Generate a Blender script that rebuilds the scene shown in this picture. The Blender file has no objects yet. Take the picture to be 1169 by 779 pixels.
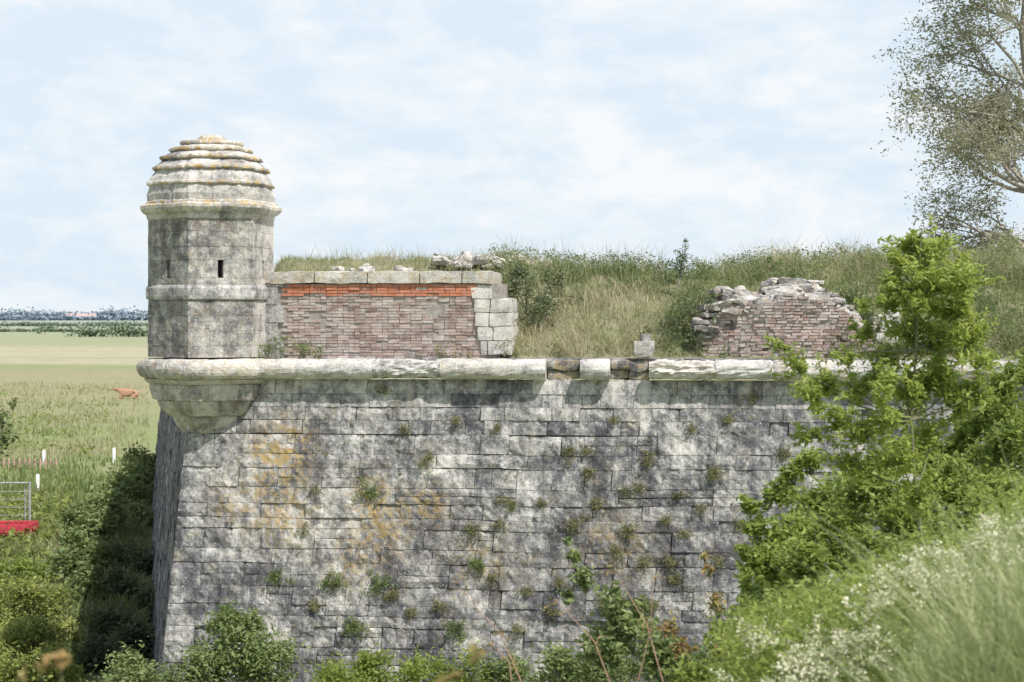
import bpy, math, random
import numpy as np
from mathutils import Vector, noise
random.seed(7); rng=np.random.default_rng(7)
F=2000.0; CX=584.5; HY=358.0; CH=8.0
def P(px,py,D): return np.array([(px-CX)/F*D, D, CH-(py-HY)/F*D])
def nrm(v): v=np.array(v,float); return v/np.linalg.norm(v)
scene=bpy.context.scene
# ---------------------------------------------------------------- helpers
def link(o,parent=None):
    scene.collection.objects.link(o)
    if parent: o.parent=parent
    return o
def empty(name):
    e=bpy.data.objects.new(name,None); scene.collection.objects.link(e); return e
def quadmesh(name,V,Q,mats,attrs=None,parent=None,smooth=False,midx=None):
    me=bpy.data.meshes.new(name); V=np.asarray(V,np.float32); Q=np.asarray(Q,np.int32)
    me.vertices.add(len(V)); me.vertices.foreach_set('co',V.ravel())
    me.loops.add(Q.size); me.loops.foreach_set('vertex_index',Q.ravel())
    me.polygons.add(len(Q)); me.polygons.foreach_set('loop_start',np.arange(len(Q),dtype=np.int32)*Q.shape[1])
    me.update(calc_edges=True)
    if not isinstance(mats,(list,tuple)): mats=[mats]
    for m in mats: me.materials.append(m)
    me.polygons.foreach_set('use_smooth',np.full(len(Q),smooth))
    for k,a in (attrs or {}).items():
        at=me.attributes.new(k,'FLOAT','POINT'); at.data.foreach_set('value',np.asarray(a,np.float32))
    o=bpy.data.objects.new(name,me); return link(o,parent)
class Acc:
    def __init__(s): s.v=[]; s.f=[]; s.t=[]; s.l=[]
    def add(s,V,Fc,tone=0.5,lich=0.0):
        b=len(s.v); s.v.extend([tuple(p) for p in V]); s.f.extend([tuple(b+i for i in f) for f in Fc])
        s.t.extend([tone]*len(V) if np.isscalar(tone) else list(tone)); s.l.extend([lich]*len(V) if np.isscalar(lich) else list(lich))
    def build(s,name,mat,parent=None,smooth=False):
        me=bpy.data.meshes.new(name); me.from_pydata(s.v,[],s.f); me.materials.append(mat)
        a=me.attributes.new('tone','FLOAT','POINT'); a.data.foreach_set('value',np.array(s.t,np.float32))
        a=me.attributes.new('lichen','FLOAT','POINT'); a.data.foreach_set('value',np.array(s.l,np.float32))
        if smooth: me.polygons.foreach_set('use_smooth',[True]*len(me.polygons))
        me.update(); return link(bpy.data.objects.new(name,me),parent)
def nz(p,s,seed=0): return noise.noise(Vector((p[0]*s+seed*13.1,p[1]*s-seed*7.7,p[2]*s+seed*3.3)))
def fbm(p,s,seed=0): return nz(p,s,seed)+.5*nz(p,s*2.1,seed+1)+.25*nz(p,s*4.3,seed+2)
def add_block(acc,A,U,V,N,u0,u1,d0,d1,prot=0,depth=.08,tone=.5,res=.12,rough=.012,lich=None,edge=.014,warp=0):
    nu=max(2,int((u1-u0)/res)); nv=max(2,int((d1-d0)/res)); g=[];T=[];L=[]
    jit=[random.uniform(-.006,.006)*(edge/.014) for _ in range(4)]
    worn=random.random()<.35 and warp>0
    for j in range(nv+1):
        for i in range(nu+1):
            u=u0+(u1-u0)*i/nu; d=d0+(d1-d0)*j/nv
            e=(i in(0,nu))+(j in(0,nv))
            p=A+U*u+V*d
            off=prot+rough*1.8*fbm(p,3.1)+rough*random.uniform(-.5,.5)
            if worn: off-=.03*max(0,fbm(p,5.5,8))
            if e: off-=edge*random.uniform(.2,1.7)*(1.6 if e==2 else 1)
            if i==0:u+=jit[0]+random.uniform(0,.6)*edge
            if i==nu:u-=jit[1]+random.uniform(0,.6)*edge
            if j==0:d+=jit[2]+random.uniform(0,.6)*edge
            if j==nv:d-=jit[3]+random.uniform(0,.6)*edge
            if warp: d+=warp*nz((u,d0*.4,0),.5,31)+warp*.35*nz((u,d,0),2.2,33)
            p=A+U*u+V*d+N*off; g.append(p);T.append(tone);L.append(lich(p) if lich else 0.0)
    fs=[]
    W=nu+1
    for j in range(nv):
        for i in range(nu): fs.append((j*W+i,j*W+i+1,(j+1)*W+i+1,(j+1)*W+i))
    ring=[i for i in range(W)]+[j*W+nu for j in range(1,nv+1)]+[nv*W+i for i in range(nu-1,-1,-1)]+[j*W for j in range(nv-1,0,-1)]
    b=len(g)
    for r in ring: g.append(g[r]-N*depth);T.append(tone);L.append(0.0)
    n=len(ring)
    for k in range(n): fs.append((ring[k],b+k,b+(k+1)%n,ring[(k+1)%n]))
    acc.add(g,fs,T,L)
def rbox(acc,c,size,rotz=0,r=.03,res=.12,jit=.015,tone=.5,lich=0.0):
    c=np.array(c,float); h=np.array(size,float)/2; inner=np.maximum(h-r,0.001)
    cz,sz=math.cos(rotz),math.sin(rotz)
    for ax in range(3):
        a1,a2=[(1,2),(2,0),(0,1)][ax]
        n1=max(2,int(size[a1]/res));n2=max(2,int(size[a2]/res))
        for s in(-1,1):
            g=[]
            for j in range(n2+1):
                for i in range(n1+1):
                    p=np.zeros(3);p[ax]=s*h[ax];p[a1]=-h[a1]+size[a1]*i/n1;p[a2]=-h[a2]+size[a2]*j/n2
                    q=np.clip(p,-inner,inner);dd=p-q;l=np.linalg.norm(dd)
                    if l>1e-6:p=q+dd/l*r
                    w=np.array([p[0]*cz-p[1]*sz,p[0]*sz+p[1]*cz,p[2]])+c
                    w=w+np.array([fbm(w,2.7,k) for k in(1,2,3)])*jit
                    g.append(w)
            W=n1+1
            acc.add(g,[(j*W+i,j*W+i+1,(j+1)*W+i+1,(j+1)*W+i) if s>0 else (j*W+i,(j+1)*W+i,(j+1)*W+i+1,j*W+i+1) for j in range(n2) for i in range(n1)],tone,lich)
def sbox(acc,c,size,U,N,tone=.5,j=.004):
    Z=np.array([0,0,1.]);V=[]
    for a in(-1,1):
        for b in(-1,1):
            for d in(-1,1):
                V.append(c+U*(a*size[0]/2)+N*(b*size[1]/2)+Z*(d*size[2]/2)+np.array([random.uniform(-j,j) for _ in range(3)]))
    acc.add(V,[(0,1,3,2),(4,6,7,5),(0,4,5,1),(2,3,7,6),(0,2,6,4),(1,5,7,3)],tone)
def tubes(name,lines,mat,parent=None,n=5):
    V=[];Q=[]
    for pts,rad in lines:
        b=len(V)
        for k,p in enumerate(pts):
            d=nrm(pts[min(k+1,len(pts)-1)]-pts[max(k-1,0)]+np.array([1e-5,0,0]))
            x=nrm(np.cross(d,[0.3,.9,.2]));y=np.cross(d,x)
            for i in range(n):
                a=2*math.pi*i/n;V.append(p+(x*math.cos(a)+y*math.sin(a))*rad[k])
        for k in range(len(pts)-1):
            for i in range(n):Q.append((b+k*n+i,b+k*n+(i+1)%n,b+(k+1)*n+(i+1)%n,b+(k+1)*n+i))
    return quadmesh(name,V,Q,mat,parent=parent,smooth=True)
def leaves(name,pts,size,mat,tint,aspect=.5,parent=None,up=.5,droop=0.):
    pts=np.asarray(pts,float);n=len(pts)
    d=rng.normal(size=(n,3));d[:,2]*=.6;d[:,2]-=droop;d/=np.linalg.norm(d,axis=1)[:,None]
    nn=rng.normal(size=(n,3));nn[:,2]+=up*2;s=np.cross(d,nn);s/=np.linalg.norm(s,axis=1)[:,None]+1e-9
    m=np.cross(s,d)
    L=(size*rng.uniform(.6,1.35,n))[:,None];w=L*aspect*.5
    V=np.stack([pts-d*L*.5,pts+s*w-d*L*.02+m*L*.08,pts+d*L*.5-m*L*.05,pts-s*w-d*L*.02+m*L*.08],1).reshape(-1,3)
    Q=np.arange(4*n).reshape(-1,4)
    t=np.clip(np.asarray(tint)+rng.normal(0,.12,n),0,1)
    return quadmesh(name,V,Q,mat,{'tint':np.repeat(t,4)},parent)
def blades(name,base,h,w,mat,tint,bend=.35,parent=None,lean=(0,0)):
    base=np.asarray(base,float);n=len(base);h=np.broadcast_to(h,(n,))*rng.uniform(.5,1.25,n)
    a=rng.uniform(0,2*math.pi,n);s=np.stack([np.cos(a),np.sin(a),0*a],1)*(w*rng.uniform(.6,1.3,n))[:,None]/2
    b=rng.normal(size=(n,3));b[:,2]=0;b=b*bend+np.array([lean[0],lean[1],0]);z=np.array([0,0,1.])
    H=h[:,None]
    m=base+z*H*.55+b*H*.25;t=base+z*H*.95+b*H*.8
    V=np.stack([base-s,base+s,m+s*.8,m-s*.8,t+s*.12,t-s*.12],1).reshape(-1,3)
    k=np.arange(n)[:,None]*6
    Q=np.concatenate([k+np.array([[0,1,2,3]]),k+np.array([[3,2,4,5]])],0)
    tt=np.clip(np.asarray(tint)+rng.normal(0,.15,n),0,1)
    return quadmesh(name,V,Q,mat,{'tint':np.repeat(tt,6)},parent)
# ---------------------------------------------------------------- materials
def newmat(name):
    m=bpy.data.materials.new(name);m.use_nodes=True;nt=m.node_tree;nt.nodes.clear()
    o=nt.nodes.new('ShaderNodeOutputMaterial');return m,nt,o
class NB:
    def __init__(s,nt): s.nt=nt
    def n(s,t,**k):
        x=s.nt.nodes.new(t)
        for a,b in k.items(): setattr(x,a,b)
        return x
    def l(s,a,b): s.nt.links.new(a,b)
    def set(s,sock,v):
        if isinstance(v,bpy.types.NodeSocket): s.l(v,sock)
        else: sock.default_value=v
    def pos(s): return s.n('ShaderNodeNewGeometry').outputs['Position']
    def noise(s,scale,detail=6,rough=.6,vec=None,dist=0):
        x=s.n('ShaderNodeTexNoise');x.inputs['Scale'].default_value=scale;x.inputs['Detail'].default_value=detail
        x.inputs['Roughness'].default_value=rough;x.inputs['Distortion'].default_value=dist
        s.l(vec or s.pos(),x.inputs['Vector']);return x.outputs['Fac']
    def scale(s,v3):
        m=s.n('ShaderNodeVectorMath',operation='MULTIPLY');s.l(s.pos(),m.inputs[0]);m.inputs[1].default_value=v3;return m.outputs[0]
    def math(s,op,a,b=0.,c=0.,clamp=False):
        m=s.n('ShaderNodeMath',operation=op);m.use_clamp=clamp;s.set(m.inputs[0],a);s.set(m.inputs[1],b)
        if op in('MULTIPLY_ADD',):s.set(m.inputs[2],c)
        return m.outputs[0]
    def mapr(s,v,a,b,c=0.,d=1.):
        m=s.n('ShaderNodeMapRange');s.l(v,m.inputs[0])
        for i,x in enumerate((a,b,c,d)):m.inputs[i+1].default_value=x
        return m.outputs[0]
    def mix(s,f,a,b,bt='MIX'):
        m=s.n('ShaderNodeMix',data_type='RGBA',blend_type=bt);s.set(m.inputs[0],f)
        for k,v in((6,a),(7,b)):
            if isinstance(v,tuple):m.inputs[k].default_value=(*v[:3],1)
            else:s.l(v,m.inputs[k])
        return m.outputs[2]
    def ramp(s,f,st):
        r=s.n('ShaderNodeValToRGB');s.l(f,r.inputs[0]);e=r.color_ramp.elements
        while len(e)<len(st):e.new(.5)
        for x,(p,c) in zip(e,st):x.position=p;x.color=(*c,1)
        return r.outputs[0]
    def attr(s,n):
        a=s.n('ShaderNodeAttribute');a.attribute_name=n;return a.outputs['Fac']
    def bsdf(s,col,out,rough=.9,bump=None,bs=.5,bd=.02):
        p=s.n('ShaderNodeBsdfPrincipled');s.set(p.inputs['Base Color'],(*col,1) if isinstance(col,tuple) else col)
        p.inputs['Roughness'].default_value=rough;p.inputs['Specular IOR Level'].default_value=.2
        if bump is not None:
            b=s.n('ShaderNodeBump');b.inputs['Strength'].default_value=bs;b.inputs['Distance'].default_value=bd;s.l(bump,b.inputs['Height']);s.l(b.outputs[0],p.inputs['Normal'])
        if out:s.l(p.outputs[0],out.inputs[0])
        return p
def stone(name,bias=0.0,toneamp=.5,contrast=1.0,spk=.6,ochre=0,streak=1.1):
    m,nt,o=newmat(name);b=NB(nt)
    n1=b.noise(.75,6,.65,None,.6);n2=b.noise(4.5,10,.78,None,.3);n3=b.noise(1.,7,.7,b.scale((4,4,.45)));n4=b.noise(24,8,.8)
    x=b.math('MULTIPLY_ADD',n1,1.7,-.85);x=b.math('MULTIPLY_ADD',n2,2.2*contrast,x);x=b.math('MULTIPLY_ADD',n3,streak*contrast,x)
    x=b.math('MULTIPLY_ADD',n4,1.5,x);x=b.math('MULTIPLY_ADD',b.attr('tone'),toneamp,x);x=b.math('ADD',x,-.5*((2.2+streak)*contrast+1.5+toneamp)+.48+bias)
    col=b.ramp(x,[(.0,(.085,.085,.095)),(.33,(.19,.187,.195)),(.55,(.34,.33,.32)),(.78,(.56,.54,.51)),(1,(.74,.71,.66))])
    w=b.mapr(b.noise(13,6,.7),.60,.66);col=b.mix(b.math('MULTIPLY',w,.75),col,(.66,.65,.62))
    k=b.mapr(b.noise(20,8,.85),.56,.63);col=b.mix(b.math('MULTIPLY',k,spk),col,(.08,.08,.09))
    if ochre:
        oc=b.mapr(b.noise(2.2,8,.8,None,.4),.54,.66);col=b.mix(b.math('MULTIPLY',oc,ochre),col,(.49,.41,.28))
    lm=b.math('MULTIPLY',b.attr('lichen'),b.mapr(b.noise(7,8,.8),.46,.58),clamp=True)
    col=b.mix(lm,col,(.54,.38,.15))
    bh=b.math('ADD',b.math('MULTIPLY',n2,1.),b.math('MULTIPLY',b.noise(42,6,.75),.5))
    b.bsdf(col,o,.92,bh,1.,.035);return m
M_wall=stone('weathered_limestone',-.035,.36,1.0,.7,.45,1.6)
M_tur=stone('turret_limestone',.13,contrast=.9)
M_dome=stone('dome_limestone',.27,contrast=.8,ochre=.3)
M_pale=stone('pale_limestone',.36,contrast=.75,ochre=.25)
def brickmat():
    m,nt,o=newmat('old_brick');b=NB(nt)
    col=b.ramp(b.attr('tone'),[(0,(.24,.17,.15)),(.3,(.36,.26,.22)),(.6,(.45,.34,.29)),(.85,(.54,.46,.41)),(.88,(.55,.15,.07)),(1,(.58,.22,.11))])
    col=b.mix(b.mapr(b.noise(5,7,.75),.44,.62,0,.7),col,(.56,.52,.49))
    col=b.mix(b.mapr(b.noise(7,8,.8),.55,.66,0,.7),col,(.16,.15,.15))
    col=b.mix(b.mapr(b.attr('tone'),.88,.92,0,.7),col,(.55,.21,.12))
    b.bsdf(col,o,.95,b.noise(45,6,.7),.8,.01);return m
M_brick=brickmat()
def mortar():
    m,nt,o=newmat('lime_mortar');b=NB(nt)
    col=b.ramp(b.noise(8,8,.7),[(.3,(.22,.20,.18)),(.5,(.38,.34,.31)),(.7,(.52,.48,.44))]);b.bsdf(col,o,.95,b.noise(30,6,.7),.8,.02);return m
M_mortar=mortar()
def plain(name,c,rough=.7,metal=0,var=.25,sc=8):
    m,nt,o=newmat(name);b=NB(nt);col=b.mix(b.mapr(b.noise(sc,6,.7),.35,.65),tuple(x*(1-var) for x in c),tuple(min(1,x*(1+var)) for x in c))
    p=b.bsdf(col,o,rough);p.inputs['Metallic'].default_value=metal;return m
M_joint=plain('wall_bedding',(.20,.19,.18),.95)
def leafmat(name,stops,trans=.35,tr=(.30,.33,.12)):
    m,nt,o=newmat(name);b=NB(nt);col=b.ramp(b.attr('tint'),stops)
    col=b.mix(b.mapr(b.noise(3,4,.6),.35,.7,0,.35),col,stops[0][1])
    p=b.bsdf(col,None,.5);p.inputs['Specular IOR Level'].default_value=.4;t=b.n('ShaderNodeBsdfTranslucent');b.l(b.mix(.5,col,tr),t.inputs[0])
    mx=b.n('ShaderNodeMixShader');mx.inputs[0].default_value=trans;b.l(p.outputs[0],mx.inputs[1]);b.l(t.outputs[0],mx.inputs[2]);b.l(mx.outputs[0],o.inputs[0]);return m
M_lbright=leafmat('bright_leaves',[(0,(.18,.25,.06)),(.5,(.34,.43,.10)),(1,(.52,.60,.19))],.5,(.48,.52,.13))
M_lsap=leafmat('young_tree_leaves',[(0,(.20,.28,.06)),(.5,(.38,.47,.11)),(1,(.55,.62,.20))],.55,(.55,.60,.15))
M_lmid=leafmat('green_leaves',[(0,(.11,.15,.06)),(.5,(.21,.28,.10)),(1,(.35,.42,.17))],.4)
M_ldark=leafmat('dark_leaves',[(0,(.07,.09,.055)),(.5,(.12,.16,.085)),(1,(.22,.27,.14))],.35)
M_olive=leafmat('olive_leaves',[(0,(.22,.23,.15)),(.5,(.36,.36,.24)),(1,(.50,.49,.34))],.45,(.5,.5,.3))
M_weed=leafmat('wall_weed',[(0,(.15,.16,.07)),(.5,(.28,.28,.12)),(1,(.44,.38,.20))],.3)
M_yel=leafmat('yellowgreen_leaves',[(0,(.15,.19,.05)),(.5,(.31,.36,.09)),(1,(.50,.51,.16))],.4)
M_rust=leafmat('rust_leaves',[(0,(.25,.15,.07)),(.5,(.42,.28,.11)),(1,(.46,.42,.16))],.4)
M_cream=leafmat('cream_flowers',[(0,(.54,.55,.32)),(.5,(.74,.73,.50)),(1,(.86,.84,.68))],.3,(.7,.7,.45))
M_grass=leafmat('dry_grass',[(0,(.15,.21,.07)),(.35,(.27,.32,.12)),(.65,(.44,.42,.23)),(1,(.62,.53,.37))],.35)
M_grassg=leafmat('green_grass',[(0,(.16,.23,.08)),(.5,(.32,.41,.14)),(1,(.54,.56,.30))],.4)
M_bark=plain('bark',(.36,.33,.28),.9,sc=20)
M_twig=plain('green_twigs',(.20,.20,.12),.8,sc=20)
M_dark=plain('dark_interior',(.05,.05,.055),.9)
# ---------------------------------------------------------------- camera / light / world
cam=bpy.data.cameras.new('camera');co=bpy.data.objects.new('camera',cam);scene.collection.objects.link(co)
co.location=(0,0,CH);co.rotation_euler=(math.radians(90),0,0);cam.sensor_width=36;cam.lens=F/1169*36
cam.shift_y=-(389.5-HY)/1169;cam.clip_start=.1;cam.clip_end=20000
cam.dof.use_dof=True;cam.dof.focus_distance=33;cam.dof.aperture_fstop=4.5
scene.camera=co
AZ=math.radians(41);EL=math.radians(56)
sd=Vector((math.sin(AZ)*math.cos(EL),-math.cos(AZ)*math.cos(EL),math.sin(EL)))
sun=bpy.data.lights.new('sun','SUN');sun.energy=5.0;sun.angle=math.radians(.5);sun.color=(1,.965,.92)
so=bpy.data.objects.new('sun',sun);scene.collection.objects.link(so);so.rotation_euler=sd.to_track_quat('Z','Y').to_euler()
w=bpy.data.worlds.new('World');scene.world=w;w.use_nodes=True;nt=w.node_tree;nt.nodes.clear();b=NB(nt)
sky=b.n('ShaderNodeTexSky');sky.sky_type='NISHITA';sky.sun_disc=False;sky.sun_elevation=EL;sky.sun_rotation=math.pi-AZ;sky.air_density=1.;sky.dust_density=1.5
tc=b.n('ShaderNodeTexCoord').outputs['Generated']
mv=b.n('ShaderNodeVectorMath',operation='MULTIPLY');b.l(tc,mv.inputs[0]);mv.inputs[1].default_value=(1,1,2.4)
c1=b.noise(9,10,.6,mv.outputs[0],.35);c2=b.noise(30,8,.6,mv.outputs[0],.2);cc=b.math('MULTIPLY_ADD',c2,.35,b.math('MULTIPLY',c1,.8))
sz_=b.n('ShaderNodeSeparateXYZ');b.l(tc,sz_.inputs[0]);hz=b.mapr(sz_.outputs['Z'],.2,.6,.94,.08)
base=b.mix(hz,sky.outputs[0],(7.5,8.75,9.85))
fac=b.mapr(cc,.50,.70,0,.95);fac=b.math('MULTIPLY',fac,b.mapr(sz_.outputs['Z'],.2,.55,1,.15));skyc=b.mix(fac,base,(9.45,9.7,9.9))
bg=b.n('ShaderNodeBackground');bg.inputs[1].default_value=.1;b.l(skyc,bg.inputs[0]);ow=b.n('ShaderNodeOutputWorld');b.l(bg.outputs[0],ow.inputs[0])
scene.view_settings.view_transform='Standard';scene.view_settings.look='None';scene.view_settings.exposure=0
# ---------------------------------------------------------------- ground
m,nt,o=newmat('meadow_ground');b=NB(nt)
sx=b.n('ShaderNodeSeparateXYZ');b.l(b.pos(),sx.inputs[0])
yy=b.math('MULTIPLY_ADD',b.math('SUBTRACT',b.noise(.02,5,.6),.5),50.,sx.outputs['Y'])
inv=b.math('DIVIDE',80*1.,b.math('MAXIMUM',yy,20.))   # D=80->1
colr=b.ramp(inv,[(0,(.36,.44,.48)),(.05,(.34,.42,.38)),(.11,(.33,.39,.26)),(.17,(.34,.38,.22)),(.19,(.50,.47,.32)),(.28,(.52,.48,.33)),(.30,(.28,.33,.15)),(.35,(.38,.34,.20)),(.55,(.36,.36,.18)),(.75,(.30,.37,.14)),(1,(.30,.37,.12))])  # far stops pale and bluish: aerial haze painted into the field colour
vn=b.noise(.16,8,.75,b.scale((1,.5,1)));colr=b.mix(b.mapr(vn,.42,.62,0,.6),colr,(.42,.36,.23))
st=b.noise(1.,7,.7,b.scale((.006,.05,1)));colr=b.mix(b.mapr(st,.45,.6,0,.4),colr,(.30,.34,.19))
colr=b.mix(b.mapr(b.noise(1.2,6,.75),.48,.66,0,.55),colr,(.17,.22,.09))
b.bsdf(colr,o,.95,b.noise(2,8,.7),1,.3)
M_ground=m
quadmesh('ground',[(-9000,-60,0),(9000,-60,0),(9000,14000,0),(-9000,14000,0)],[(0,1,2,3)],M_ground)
# ---------------------------------------------------------------- bastion geometry frame
A=np.array([-6.03,33.,6.78]);U=nrm([15.5,-1.5,0]);W=nrm([-.206,1,0]);VC=np.array([-.082,-.13,-1.])
NF=nrm(np.cross(U,VC));NF=NF if NF[1]<0 else -NF
NW=nrm(np.cross(W,VC));NW=NW if NW[0]<0 else -NW
Cc=np.array([0,0,CH])
def wall_hit(px,py):
    r=np.array([(px-CX)/F,1,-(py-HY)/F]);t=np.dot(A-Cc,NF)/np.dot(r,NF);return Cc+r*t
spots=[(wall_hit(312,525),.55,1.0),(wall_hit(320,590),.6,.85),(wall_hit(435,600),.6,.8),(wall_hit(420,560),.4,.6),(wall_hit(550,640),.6,.5),(wall_hit(260,570),.4,.6),(wall_hit(490,575),.35,.8),(wall_hit(330,500),.4,.7),(wall_hit(700,620),.7,.45),(wall_hit(400,650),.5,.5)]
def lich(p):
    return min(1,sum(k*math.exp(-((p[0]-c[0])**2+(p[2]-c[2])**2)/(r*r)) for c,r,k in spots))
fort=empty('bastion_wall')
accF=Acc();accK=Acc()
d=0;ci=0;LEN=24.
while d<6.9:
    h=random.choice([.20,.24,.27,.30,.36,.33,.26,.42]) if d>.55 else random.choice([.24,.28]);u=0;first=True
    rowt=random.gauss(0,.10);slab=random.choice([.8,1,1.5])
    split=None
    while u<LEN:
        if first:l=.95 if ci%2 else .55
        else:l=random.uniform(.3,1.3)*slab
        tone=.5+rowt+random.gauss(0,.16)+(.40 if d<.5 else 0)+(.25 if first else 0)
        pc=A+U*(u+l/2)+VC*(d+h/2);px=CX+pc[0]/pc[1]*F;py=HY+(CH-pc[2])/pc[1]*F
        pr=random.gauss(0,.009)+.02*nz(pc,.9,40)
        if 545<px<640 and 470<py<545:tone+=.6;pr+=.02
        if 250<px<340 and 490<py<640: tone+=.4
        if 640<px<1000 and py>480:tone-=.15
        if random.random()<.06:pr-=.045
        ed=(random.choice([.003,.006,.010,.016]) if d>.5 else .005);wp=.035 if d>.8 else 0.0
        # now and then two thin stones replace one
        parts=[(d,d+h)] if (h<.3 or first or random.random()<.75) else [(d,d+h*.48),(d+h*.48,d+h)]
        for a_,b_ in parts:
            add_block(accF,A,U,VC,NF,u+.0015,min(u+l,LEN)-.0015,a_+.0015,b_-.0015,pr+random.gauss(0,.004),.14,tone+random.gauss(0,.05),.085,.019 if d>.5 else .006,lich,ed,wp)
        u+=l;first=False
    u=0;first=True
    while u<50:
        l=(.55 if ci%2 else .95) if first else random.uniform(.9,1.8)
        add_block(accK,A,W,VC,NW,u+.004,u+l-.004,d+.004,d+h-.004,random.gauss(0,.012),.12,random.gauss(.1,.2),.4,.012,None)  # darker tone than the front: the flank's shade put into the stone colour
        u+=l;first=False
    d+=h;ci+=1
accF.build('front_masonry',M_wall,fort);accK.build('flank_masonry',M_wall,fort)
def face_plane(name,D0,L,off,N,mat):
    v=[A-N*off,A+D0*L-N*off,A+D0*L+VC*7.2-N*off,A+VC*7.2-N*off];quadmesh(name,v,[(0,1,2,3)],mat,parent=fort)
face_plane('front_core',U,LEN,.11,NF,M_joint);face_plane('flank_core',W,50,.09,NW,M_joint)
NU=nrm([U[1],-U[0],0]);NU=NU if NU[1]<0 else -NU
rz=math.atan2(U[1],U[0])
def cordon(acc,O,D,N,u0,u1,r=.19,zc=.19,tone=.6,rag=0):
    n=max(2,int((u1-u0)/.07));K=17;V=[];
    for i in range(n+1):
        u=u0+(u1-u0)*i/n;e=.015 if i in(0,n) else 0
        for k in range(K):
            a=-math.pi/2+math.pi*k/(K-1);p=O+D*u
            rr=r*(1+.07*fbm(p+np.array([0,0,a]),2.5,4))-e-rag*abs(fbm(p+np.array([0,0,a*.4]),3.5,5))*.3
            V.append(p+N*(.15+rr*math.cos(a))+np.array([0,0,zc+rr*math.sin(a)]))
        V.append(O+D*u-N*.5+np.array([0,0,zc+r]));V.append(O+D*u-N*.5+np.array([0,0,zc-r]))
    K2=K+2;fs=[]
    for i in range(n):
        for k in range(K2):
            fs.append((i*K2+k,i*K2+(k+1)%K2,(i+1)*K2+(k+1)%K2,(i+1)*K2+k))
    fs.append(tuple(range(K2)));fs.append(tuple(n*K2+k for k in range(K2)))
    acc.add(V,fs,tone,.3 if random.random()<.4 else 0)
def u_px(px):
    c=(px-CX)/F; return (c*A[1]-A[0])/(U[0]-c*U[1])
acc=Acc();u=.9;gaps=((u_px(624),u_px(663)),(u_px(697),u_px(741)))
while u<LEN:
    l=random.uniform(.8,1.5)
    for g0,g1 in gaps:
        if u<g0<u+l:l=max(g0-u,.1)
        if g0-.01<=u<g1:u=g1
    cordon(acc,A,U,NU,u+.002,u+l-.002,tone=random.gauss(.6,.14),rag=random.choice([.05,.15,.4]))
    u+=l
u=0.9
while u<50:
    cordon(acc,A,W,np.array([-W[1],W[0],0]),u,u+1.9,tone=.6);u+=1.91
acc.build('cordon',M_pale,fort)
acc=Acc()
for a,c,zz in((624,663,.34),(697,741,.36)):
    zb=0
    for row in range(2):
        nn=random.choice([1,2]);hh=zz/2
        for k in range(nn):
            u0=u_px(a)+(u_px(c)-u_px(a))*k/nn;u1=u_px(a)+(u_px(c)-u_px(a))*(k+1)/nn
            q=A+U*((u0+u1)/2)-NU*(.3+random.uniform(-.04,.06))+np.array([0,0,zb+hh/2]);rbox(acc,q,(u1-u0-.004,.6,hh-.004),rz,.03,.05,.05,.5,.5)
        zb+=hh
acc.build('broken_coping_core',M_wall,fort)
acc=Acc();u=.6
while u<LEN:
    l=random.uniform(.7,1.3);q=A+U*(u+l/2)-NU*.45+np.array([0,0,.33]);rbox(acc,q,(l-.01,.8,.11),rz,.02,.2,.01,random.gauss(.6,.1))
    u+=l
acc.build('ledge',M_wall,fort)
# ---------------------------------------------------------------- bartizan turret
BC=np.array([-5.71,33.3,0]);R=1.195;rot=math.radians(19)
tur=empty('bartizan_turret')
def Z(py):return CH-(py-HY)*33.3/F
def hexpt(r,a,z,rnd=.10):
    t=(a-rot+math.pi/6)%(math.pi/3)-math.pi/6
    rr=r*math.cos(math.pi/6)/math.cos(t);rr=rr*(1-rnd*.5)+r*.955*rnd*.5
    return BC+np.array([math.sin(a)*rr,-math.cos(a)*rr,z])
def hexloft(name,prof,mat,rnd=.1,jit=.006,tone=.6,lichf=None,n=144,segs=0,off=0.):
    V=[];L=[];T=[]
    for k,(r,z) in enumerate(prof):
        for i in range(n):
            p=hexpt(r,rot+math.pi/6+2*math.pi*i/n,z,rnd);q=p+np.array([fbm(p,3,1),fbm(p,3,2),fbm(p,3,3)])*jit+np.array([nz(p,14,1),nz(p,14,2),nz(p,14,3)])*jit*.5
            if segs and (i+int(off*n/segs))%(n//segs)==0:
                q=q-(q-BC)*np.array([1,1,0])*.022
            V.append(q);L.append(lichf(k) if lichf else 0)
            T.append(tone+(.28*math.sin(((i+int(off*n/segs))//(n//segs))*2.7+off*9) if segs else 0))
    fs=[(k*n+i,k*n+(i+1)%n,(k+1)*n+(i+1)%n,(k+1)*n+i) for k in range(len(prof)-1) for i in range(n)]
    fs.append(tuple(range(n)));fs.append(tuple((len(prof)-1)*n+i for i in range(n)))
    ac=Acc();ac.add(V,fs,T,L);return ac.build(name,mat,tur)
s=1/60.1
def hw(px):return px*s/.988
acc=Acc();accD=Acc()
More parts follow.
